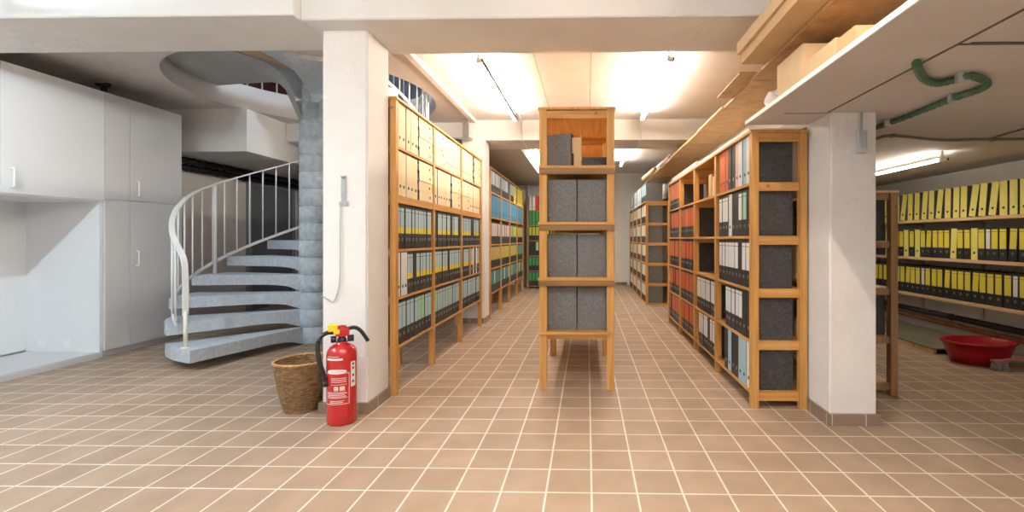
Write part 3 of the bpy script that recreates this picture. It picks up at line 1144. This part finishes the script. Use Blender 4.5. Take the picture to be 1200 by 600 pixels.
# ------------------------------------------------------------------ right bay floor items
for z, r, m, lb in ((.235, .032, PIPED, 'upper dark red heating pipe low on the right wall'), (.15, .028, PIPEO, 'lower orange-brown pipe low on the right wall')):
    b = BM(); x = XR - .06
    tube(b, [(x, 2.6, z), (x, 10.9, z)], r, 12)
    for y in [3 + k * 1.1 for k in range(7)]:
        tube(b, [(x, y, z), (x, y + .03, z)], r + .006, 12); bx(b, x, XR - .001, y + .005, y + .025, z - .006, z + .006)
    tag(obj('heating_pipe', b, m), lb, 'pipe')
b = BM(); bx(b, 3.34, 4.06, 4.45, 7.0, .045, .058, bev=.002)
o = thing('wooden_platform', 'low flat wooden platform on the floor under the yellow binders', 'platform', (0, 0, 0))
obj('top', b, plain('grey_green_board', (0.19, 0.18, 0.13), 0.6, var=.1, vscale=4), o)
b = BM(); bx(b, 3.345, 3.375, 4.455, 6.99, 0, .0445, bev=.002); obj('side_batten', b, WP, o)
b = BM(); bx(b, 4.02, 4.055, 4.455, 6.99, 0, .0445, bev=.002); obj('side_batten', b, WP, o)
b = BM()
for y in (5.2, 6.0, 6.9):
    bx(b, 3.376, 4.019, y, y + .03, 0, .0445)
obj('cross_batten', b, WP, o)

# red basin
bs = thing('plastic_basin', 'dark red oval plastic basin on the floor by the right wall', 'basin', (3.55, 4.2, 0))
b = BM()
prof = [(0.001, .004), (.20, .004), (.215, .012), (.25, .09), (.285, .185), (.30, .197), (.315, .195), (.318, .185), (.312, .180), (.30, .183),
        (.268, .098), (.228, .0), (.0011, .0)]
lathe(b, prof, 48, sx=.95, sy=.72)
obj('bowl', b, REDP, bs)
br = thing('hand_brush', 'small broom with grey bristles and pinkish handle beside the red basin', 'brush', (3.50, 3.93, 0))
b = BM()
rr = random.Random(5)
for k in range(60):
    x = rr.uniform(-.05, .05); y = rr.uniform(-.018, .018)
    tube(b, [(x * 1.25, y * 1.6, 0), (x, y, .07)], .0035, 4)
obj('bristles', b, BRIST, br)
b = BM(); bx(b, -.06, .06, -.022, .022, .068, .09, bev=.006); obj('brush_head', b, PINKP, br)
b = BM(); tube(b, [(.04, 0, .085), (.12, -.02, .10), (.42, -.14, .13)], .011, 10); obj('handle', b, PINKP, br)

# ------------------------------------------------------------------ loft panels, cartons
ZL = 2.19
pj = [1.0, 1.9, 3.07, 3.72, 4.56, 5.1, 6.0, 6.85, 7.8, 8.75]
LP = ['nearest', 'second', 'third', 'fourth', 'fifth', 'sixth', 'seventh', 'eighth', 'farthest']
for i in range(len(pj) - 1):
    b = BM(); off = [0, .0, .012, -.004, .006, 0, .01, -.006, .004][i]
    bx(b, 1.10 + off, 1.92, pj[i] + .004, pj[i + 1] - .004, 2.1755 + .001 * (i % 2), 2.196 + .001 * (i % 2), bev=.0015)
    tag(obj('chipboard_sheet', b, [CHIP]), '%s orange-brown chipboard panel of the loft above the right rack' % LP[i], 'panel', 'chipboard panels of the loft')
b = BM(); bx(b, 1.0, 1.42, 3.0, 3.52, 2.199, 2.212, bev=.002)
tag(obj('chipboard_offcut', b, CHIP), 'loose brown board sticking out over the loft edge behind the flat cartons', 'board')


def carton(label, x0, x1, y0, y1, z0, z1, m=CARD, group=None, name='carton', tape=True, rz=0):
    cx, cy = (x0 + x1) / 2, (y0 + y1) / 2
    bm = BM(); bx(bm, x0 - cx, x1 - cx, y0 - cy, y1 - cy, 0, z1 - z0 - .002, bev=.002)
    o = obj(name, bm, m, loc=(cx, cy, z0)); o.rotation_euler = (0, 0, rz)
    bm = BM()
    hy = (y1 - y0) / 2
    hx = (x1 - x0) / 2
    bx(bm, -hx, -.002, -hy, hy, z1 - z0 - .002, z1 - z0); bx(bm, .002, hx, -hy, hy, z1 - z0 - .002, z1 - z0)
    f = obj('flap', bm, m, o)
    if tape:
        bm = BM(); bx(bm, -.02, .02, -hy - .0012, -hy - .0002, z1 - z0 - .05, z1 - z0 - .003); bx(bm, -.02, .02, -hy, hy, z1 - z0 + .0001, z1 - z0 + .0006)
        obj('tape', bm, WICKL, o)
    return tag(o, label, 'carton', group)


carton('lower flat cardboard box overhanging the loft near the ceiling beam', .955, 1.50, 2.06, 2.84, 2.2145 - .016, 2.262, CARD)
carton('upper flat cardboard box lying near the ceiling beam', .94, 1.45, 1.90, 2.86, 2.2635, 2.335, CARDL, rz=.012)
carton('tall pale carton on the low gallery edge', 1.085, 1.36, 2.31, 2.62, 1.889, 2.10, CARDL)
carton('low pale carton between the tall carton and the orange one on the gallery', 1.09, 1.40, 2.015, 2.30, 1.889, 2.0, CARDL)
carton('orange-brown carton nearest the viewer on the low gallery', 1.09, 1.40, 1.87, 2.005, 1.889, 1.985, CARD)
# crumpled paper bag
b = BM()
bmesh.ops.create_icosphere(b, subdivisions=3, radius=1)
r2 = random.Random(9)
for v in b.verts:
    v.co = Vector((v.co.x * .10, v.co.y * .09, v.co.z * .065 + .065)) * (1 + .12 * math.sin(v.co.x * 9 + v.co.y * 5) + r2.uniform(-.05, .05))
    if v.co.z < .0: v.co.z = 0
tag(obj('crumpled_paper', b, PRINTW, loc=(1.19, 2.79, 1.889)), 'crumpled white paper beside the tall carton on the gallery', 'paper')
# rolls at far end of loft
for i, (x, y, z, r, L, a, m, lb) in enumerate(((1.10, 7.3, 2.199 + .04, .04, 1.2, .04, CARDL, 'pale cardboard roll at the far left edge of the loft'),
                                               (1.20, 7.1, 2.199 + .035, .035, 1.4, -.03, CARD, 'brown cardboard roll lying behind the pale roll on the loft'),
                                               (1.12, 6.2, 2.199 + .03, .03, .9, .02, PRINTW, 'white paper roll on the loft edge nearer than the brown roll'))):
    b = BM()
    lathe(b, [(r * .6, 0), (r, 0), (r, L), (r * .6, L), (r * .6, 0)], 20)
    o = obj('cardboard_roll', b, m, loc=(x, y, z)); o.rotation_euler = (-PI / 2, 0, a); tag(o, lb, 'roll')

# ------------------------------------------------------------------ green hose and conduits (right bay)
zz = 1.872 - .022
pp = [(1074, 74, .0), (1077, 84, 0), (1085, 94, 0), (1100, 97.5, 0), (1121, 93, 0), (1132, 89.5, 0), (1146, 91, 0), (1156, 96.5, 0), (1155, 101, 0), (1142, 107, 0), (1118, 115, 0), (1090, 126, 0), (1060, 138, 0), (1040, 145, 0)]
path = [Wz(x, y, zz) for x, y, _ in pp]
hz = thing('green_hose', 'corrugated green hose looping under the low gallery ceiling', 'hose', tuple(path[0]))
o0 = path[0].copy()
sp = smooth_path([Vector((path[0].x, path[0].y, zz + .0))] + path[1:] + [Vector((1.79, 3.12, 1.80)), Vector((1.80, 3.14, 1.72))], 14)
rad = [.0155 + (.0025 if (i % 4) < 2 else 0) for i in range(len(sp))]
b = BM(); tube(b, [p - o0 for p in sp], rad, 12); obj('corrugated_tube', b, GREENP, hz)
for (x, y) in ((1128, 90), (1118, 115), (1042, 144)):
    q = Wz(x, y, zz) - o0
    b = BM(); bx(b, q.x - .028, q.x + .028, q.y - .01, q.y + .01, -.022, .0215, bev=.003); obj('clip', b, GPL, hz)
b = BM()
z2 = 1.872 - .012
cp = smooth_path([Wz(1000, 166, z2), Wz(1026, 162.5, z2), Wz(1046, 159, z2), Wz(1100, 164, z2), Wz(1150, 163.5, z2), Wz(1200, 163, z2), Wz(1290, 163, z2)], 5)
tube(b, cp, .0105, 10)
for x, y in ((1046, 159), (1163, 163.4)):
    q = Wz(x, y, z2); bx(b, q.x - .015, q.x + .015, q.y - .016, q.y + .016, z2 - .013, 1.8725)
tag(obj('conduit', b, OLIVE), 'olive conduit running across under the low gallery', 'conduit')
b = BM(); tube(b, [Wz(1165, 161, 1.865), Wz(1200, 151, 1.865), Wz(1260, 135, 1.865)], .006, 8)
tag(obj('cable', b, OLIVE), 'thin cable branching off towards the right under the gallery', 'cable')
# junction box on the right column
b = BM(); q0 = Wd(1001, 181, 2.74); q1 = Wd(1010, 155, 2.74)
bx(b, q0.x, q1.x, 2.722, 2.755, q0.z, q1.z, bev=.004); bx(b, q0.x + .01, q1.x - .01, 2.716, 2.722, q0.z + .03, q1.z - .03)
tube(b, [((q0.x + q1.x) / 2, 2.74, q1.z), ((q0.x + q1.x) / 2, 2.74, 1.87)], .007, 8)
tag(obj('junction_box', b, GPL), 'small grey electrical box near the top of the right column', 'box')

# column hook with cable
hk = thing('metal_bracket', 'worn metal bracket with hanging cable on the left column', 'bracket', (-1.6, 2.875, 1.34))
b = BM()
qa = Wd(400.5, 238, 2.88)
x0 = qa.x + 1.6
bx(b, x0 - .016, x0 + .016, -.006, -.0005, .0, .18, bev=.002); bx(b, x0 - .03, x0 + .03, -.005, -.0005, -.015, .012)
tube(b, smooth_path([(x0, -.006, .165), (x0, -.035, .17), (x0 + .03, -.04, .17)], 3), .005, 8)
obj('plate', b, STEEL, hk)
b = BM()
tube(b, smooth_path([(x0 - .02, -.006, .0), (x0 - .021, -.008, -.2), (x0 - .022, -.008, -.45), (x0 - .035, -.008, -.56), (x0 - .065, -.008, -.625), (x0 - .1, -.008, -.61), (-.095, -.008, -.59)], 5), .0035, 6)
obj('cable', b, GPL, hk)

# ------------------------------------------------------------------ fire extinguisher
EX, EY = -1.50, 2.745
ex = thing('fire_extinguisher', 'red fire extinguisher standing in front of the left column', 'fire extinguisher', (EX, EY, 0), 29 * D2R)
R = .084
b = BM()
lathe(b, [(.001, .022), (.05, .022), (.058, .0), (R - .004, .0), (R, .008), (R, .05), (R, .415), (R - .004, .437), (R - .017, .458), (R - .036, .472), (.03, .479), (.03, .49), (.001, .49)], 48)
obj('cylinder', b, RED, ex)
b = BM(); lathe(b, [(.001, .488), (.026, .488), (.026, .505), (.02, .51), (.02, .525), (.001, .525)], 24); tube(b, [(-.06, 0, .505), (-.03, 0, .505)], .02, 14); tube(b, [(.03, 0, .505), (.066, 0, .505)], .02, 14)
obj('valve_collar', b, BLK, ex)
b = BM(); bx(b, -.035, .042, -.03, .03, .522, .572, bev=.012); lathe(b, [(.03, .57), (.026, .585), (.001, .59)], 20)
obj('valve_head', b, RED, ex)
b = BM(); tube(b, smooth_path([(.03, -.01, .565), (.07, -.012, .57), (.105, -.014, .545), (.145, -.016, .48)], 4), .013, 10, flat=(.026, .02)); obj('lever', b, BLK, ex)
b = BM(); bx(b, -.075, -.022, -.028, .0, .556, .60, bev=.008); bx(b, -.045, -.012, -.031, -.02, .54, .568, bev=.004); obj('safety_tag', b, YELP, ex)
b = BM()
tube(b, smooth_path([(-.035, -.0, .545), (-.08, -.004, .548), (-.118, -.01, .52), (-.128, -.015, .46), (-.118, -.02, .38), (-.098, -.025, .31), (-.088, -.03, .26)], 6), .013, 12); obj('hose', b, BLK, ex)
b = BM(); tube(b, [(-.088, -.03, .265), (-.083, -.032, .235)], .016, 12); obj('nozzle', b, BLK, ex)


def patch(bm, a0, a1, z0, z1, r, n=10, mi=0):
    vs = []
    for k in range(n + 1):
        a = (a0 + (a1 - a0) * k / n) * D2R
        vs.append((bm.verts.new((r * math.cos(a), r * math.sin(a), z0)), bm.verts.new((r * math.cos(a), r * math.sin(a), z1))))
    for k in range(n):
        f = bm.faces.new((vs[k][0], vs[k + 1][0], vs[k + 1][1], vs[k][1])); f.smooth = True; f.material_index = mi


def frame(bm, a0, a1, z0, z1, r, w, mi=0):
    wa = w / R / D2R
    patch(bm, a0, a1, z0, z0 + w, r, mi=mi); patch(bm, a0, a1, z1 - w, z1, r, mi=mi)
    patch(bm, a0, a0 + wa, z0, z1, r, 1, mi); patch(bm, a1 - wa, a1, z0, z1, r, 1, mi)


# label block (faces the viewer's side, about 275 deg)
b = BM()
rp = R + .0008
LA0, LA1 = 198, 298
frame(b, LA0, LA1, .13, .315, rp, .003)
patch(b, LA0 + 6, LA1 - 25, .392, .404, rp)          # white heading bar
patch(b, LA0 + 10, LA1 - 40, .412, .415, rp)
for k in range(5):
    patch(b, LA0 + 12, LA1 - 8 - (k * 5) % 14, .168 + k * .008, .171 + k * .008, rp)
for k in range(3):
    patch(b, LA0 + 30, LA1 - 12, .262 + k * .011, .265 + k * .011, rp)
patch(b, LA0 + 30, LA1 - 10, .247, .249, rp)
patch(b, LA0 + 42, LA0 + 58, .212, .237, rp); patch(b, LA0 + 64, LA0 + 82, .212, .237, rp)
patch(b, LA0 + 25, LA1 - 25, .14, .144, rp); patch(b, LA0 + 25, LA1 - 20, .15, .153, rp)
for k in range(4):
    patch(b, LA0 + 45 + (k % 2) * 6, LA0 + 49 + (k % 2) * 6, .215 + (k // 2) * .011, .22 + (k // 2) * .011, rp + .0004, 2, 1)
    patch(b, LA0 + 67 + (k % 2) * 8, LA0 + 71 + (k % 2) * 8, .215 + (k // 2) * .011, .22 + (k // 2) * .011, rp + .0004, 2, 1)
obj('printed_label', b, [PRINTW, RED], ex)
# oval
b = BM()
n = 28; cen = (LA0 + LA1) / 2 * D2R
vs = []
rp2 = R + .0012
ctr = b.verts.new((rp2 * math.cos(cen), rp2 * math.sin(cen), .325))
prev = []
for ring_s in (.5, 1.0):
    ring = []
    for k in range(n):
        a = cen + 40 * D2R * ring_s * math.cos(2 * PI * k / n); z = .325 + .014 * ring_s * math.sin(2 * PI * k / n)
        ring.append(b.verts.new((rp2 * math.cos(a), rp2 * math.sin(a), z)))
    prev.append(ring)
for k in range(n):
    j = (k + 1) % n
    b.faces.new((ctr, prev[0][k], prev[0][j])); b.faces.new((prev[0][k], prev[1][k], prev[1][j], prev[0][j]))
for q in (-22, -14, -6, 3, 11, 19):
    patch(b, cen / D2R + q, cen / D2R + q + 5, .322, .330, rp2 + .0005, 2, 1)
obj('oval_badge', b, [PRINTW, PRINTP], ex)
# side pictogram strip
b = BM(); patch(b, 304, 328, .225, .375, rp, 6)
for k, z in enumerate((.36, .335, .292, .255)):
    patch(b, 310, 320, z - .007, z + .007, rp + .0006, 3, 1)
obj('pictogram_strip', b, [PRINTW, PRINTK], ex)

# ------------------------------------------------------------------ wicker basket
bk = thing('wicker_basket', 'brown woven wicker waste basket beside the left column', 'basket', (-1.875, 2.95, 0))
b = BM()
prof = []
H = .325
NZ = 44
rings = []
NA = 72
for i in range(NZ + 1):
    z = .004 + (H - .01) * i / NZ
    base_r = .100 + (.16 - .100) * (z / H) + .006 * math.sin(PI * z / H)
    ring = []
    for k in range(NA):
        wv = .0045 * math.cos(PI * i) * math.cos(NA / 4 * 2 * PI * k / NA)
        r_ = base_r + wv
        ring.append(b.verts.new((r_ * math.cos(2 * PI * k / NA), r_ * math.sin(2 * PI * k / NA), z)))
    rings.append(ring)
for i in range(NZ):
    for k in range(NA):
        f = b.faces.new((rings[i][k], rings[i][(k + 1) % NA], rings[i + 1][(k + 1) % NA], rings[i + 1][k])); f.smooth = False
b.faces.new(rings[0][::-1])
o = obj('body', b, WICK, bk)
so = o.modifiers.new('s', 'SOLIDIFY'); so.thickness = .005
b = BM()
for ph in (0, PI):
    tube(b, [((.164 + .005 * math.cos(14 * a + ph)) * math.cos(a), (.164 + .005 * math.cos(14 * a + ph)) * math.sin(a), H - .004 + .004 * math.sin(14 * a + ph)) for a in [2 * PI * k / 160 for k in range(161)]], .0058, 6, caps=False)
obj('rim', b, WICKL, bk)
b = BM(); tube(b, [(.102 * math.cos(a), .102 * math.sin(a), .007) for a in [2 * PI * k / 48 for k in range(49)]], .007, 6, caps=False); obj('foot_ring', b, WICK, bk)

# ------------------------------------------------------------------ lamps
TW = emis('warm_tube', (1.0, 0.85, 0.69), 200)
TR = emis('warm_tube_low', (1.0, 0.90, 0.74), 60)
TF = emis('neutral_tube_far', (1.0, 0.90, 0.78), 160)
TCOOL = emis('cool_tube', (0.74, 0.90, 1.0), 520)
TUP = emis('added_daylight_tube', (0.76, 0.88, 1.0), 320)
TWN = emis('neutral_tube_near', (0.93, 0.96, 1.0), 150)
TWR = emis('warm_tube_near', (1.0, 0.85, 0.67), 240)


def lamp(x, y0, y1, z, m, label, zc=ZC, side=1):
    t = thing('ceiling_light', label, 'light', (x, y0, z), group='fluorescent ceiling lights')
    L = y1 - y0
    b = BM(); tube(b, [(0, .04, 0), (0, L - .04, 0)], .013, 12); obj('tube', b, m, t)
    b = BM(); bx(b, side * .036 - .007 if side > 0 else -.034, side * .036 + .007 if side > 0 else -.026, 0, L, -.012, .008); obj('housing', b, BLKM if side else WPL, t)
    for y in (0, L - .04):
        b = BM(); bx(b, -.016, .034 if side > 0 else .016, y, y + .035, -.018, .018, bev=.004); bx(b, -.008, .008, y + .01, y + .025, .018, zc - z); obj('socket', b, WPL, t)
    return t


lamp(-.90, 3.72, 5.62, 2.59, TW, 'fluorescent tube over the left aisle, nearer one')
lamp(.67, 3.72, 5.62, 2.59, TW, 'fluorescent tube over the right aisle, nearer one')
lamp(-.85, 7.3, 9.2, 2.59, TF, 'fluorescent tube over the left aisle beyond the far beam')
lamp(.67, 7.1, 9.2, 2.59, TF, 'fluorescent tube over the right aisle beyond the far beam')
lamp(3.05, 3.95, 5.6, 1.80, TR, 'fluorescent tube under the low gallery by the yellow binders', zc=1.872)
lamp(-3.5, .5, 2.3, 2.5, TCOOL, 'cool fluorescent tube near the niche cupboard', zc=2.67)
lamp(-.9, -.1, 1.7, 2.5, TWN, 'fluorescent tube over the open floor, left', zc=ZC)
lamp(.67, -.1, 1.7, 2.5, TWR, 'fluorescent tube over the open floor, right', zc=ZC)
lamp(2.6, -.9, .7, 2.5, TWN, 'added fill tube over the open floor, beside the gallery', zc=ZC)  # added out of view as fill light for the near floor
lamp(-2.9, 4.0, 5.8, 5.2, TUP, 'added tube on the floor above, standing in for stairwell daylight', zc=5.4)  # added unseen upstairs, in place of daylight falling down the stairwell
# conduits continuing across the far beam from the two lamps
for x, lb in ((-.865, 'thin conduit crossing the far beam from the left lamp'), (.705, 'thin conduit crossing the far beam from the right lamp')):
    b = BM(); tube(b, [(x, 5.6, 2.69), (x, 6.02, 2.69), (x, 6.02, 2.422), (x, 6.67, 2.422), (x, 6.67, 2.69), (x, 7.2, 2.69)], .008, 8)
    tag(obj('conduit', b, WPL), lb, 'conduit')
for i, x in enumerate((-1.43, -.98)):
    b = BM(); tube(b, [(x, YB - .03, 2.05), (x, YB - .03, 2.42)], .03, 10)
    tag(obj('heating_pipe', b, WPL), '%s short white pipe at the top of the back wall' % ('left' if i == 0 else 'right'), 'pipe')
b = BM(); bx(b, -1.62, -1.54, 5.86, 5.9, 2.43, 2.67); bx(b, -1.75, -1.5, 5.84, 5.93, 2.41, 2.43)
tag(obj('ceiling_hanger', b, STEEL), 'small metal hanger under the ceiling beside the far column', 'hanger')

# ------------------------------------------------------------------ world and view
w = bpy.data.worlds.new('world'); bpy.context.scene.world = w
w.use_nodes = True
w.node_tree.nodes['Background'].inputs[0].default_value = (.5, .55, .6, 1)
w.node_tree.nodes['Background'].inputs[1].default_value = 0.05
vs = bpy.context.scene.view_settings
vs.view_transform = 'Standard'
vs.look = 'None'
vs.gamma = 1
vs.use_curve_mapping = False
vs.exposure = 0.0
print('individual binders', IND[0])
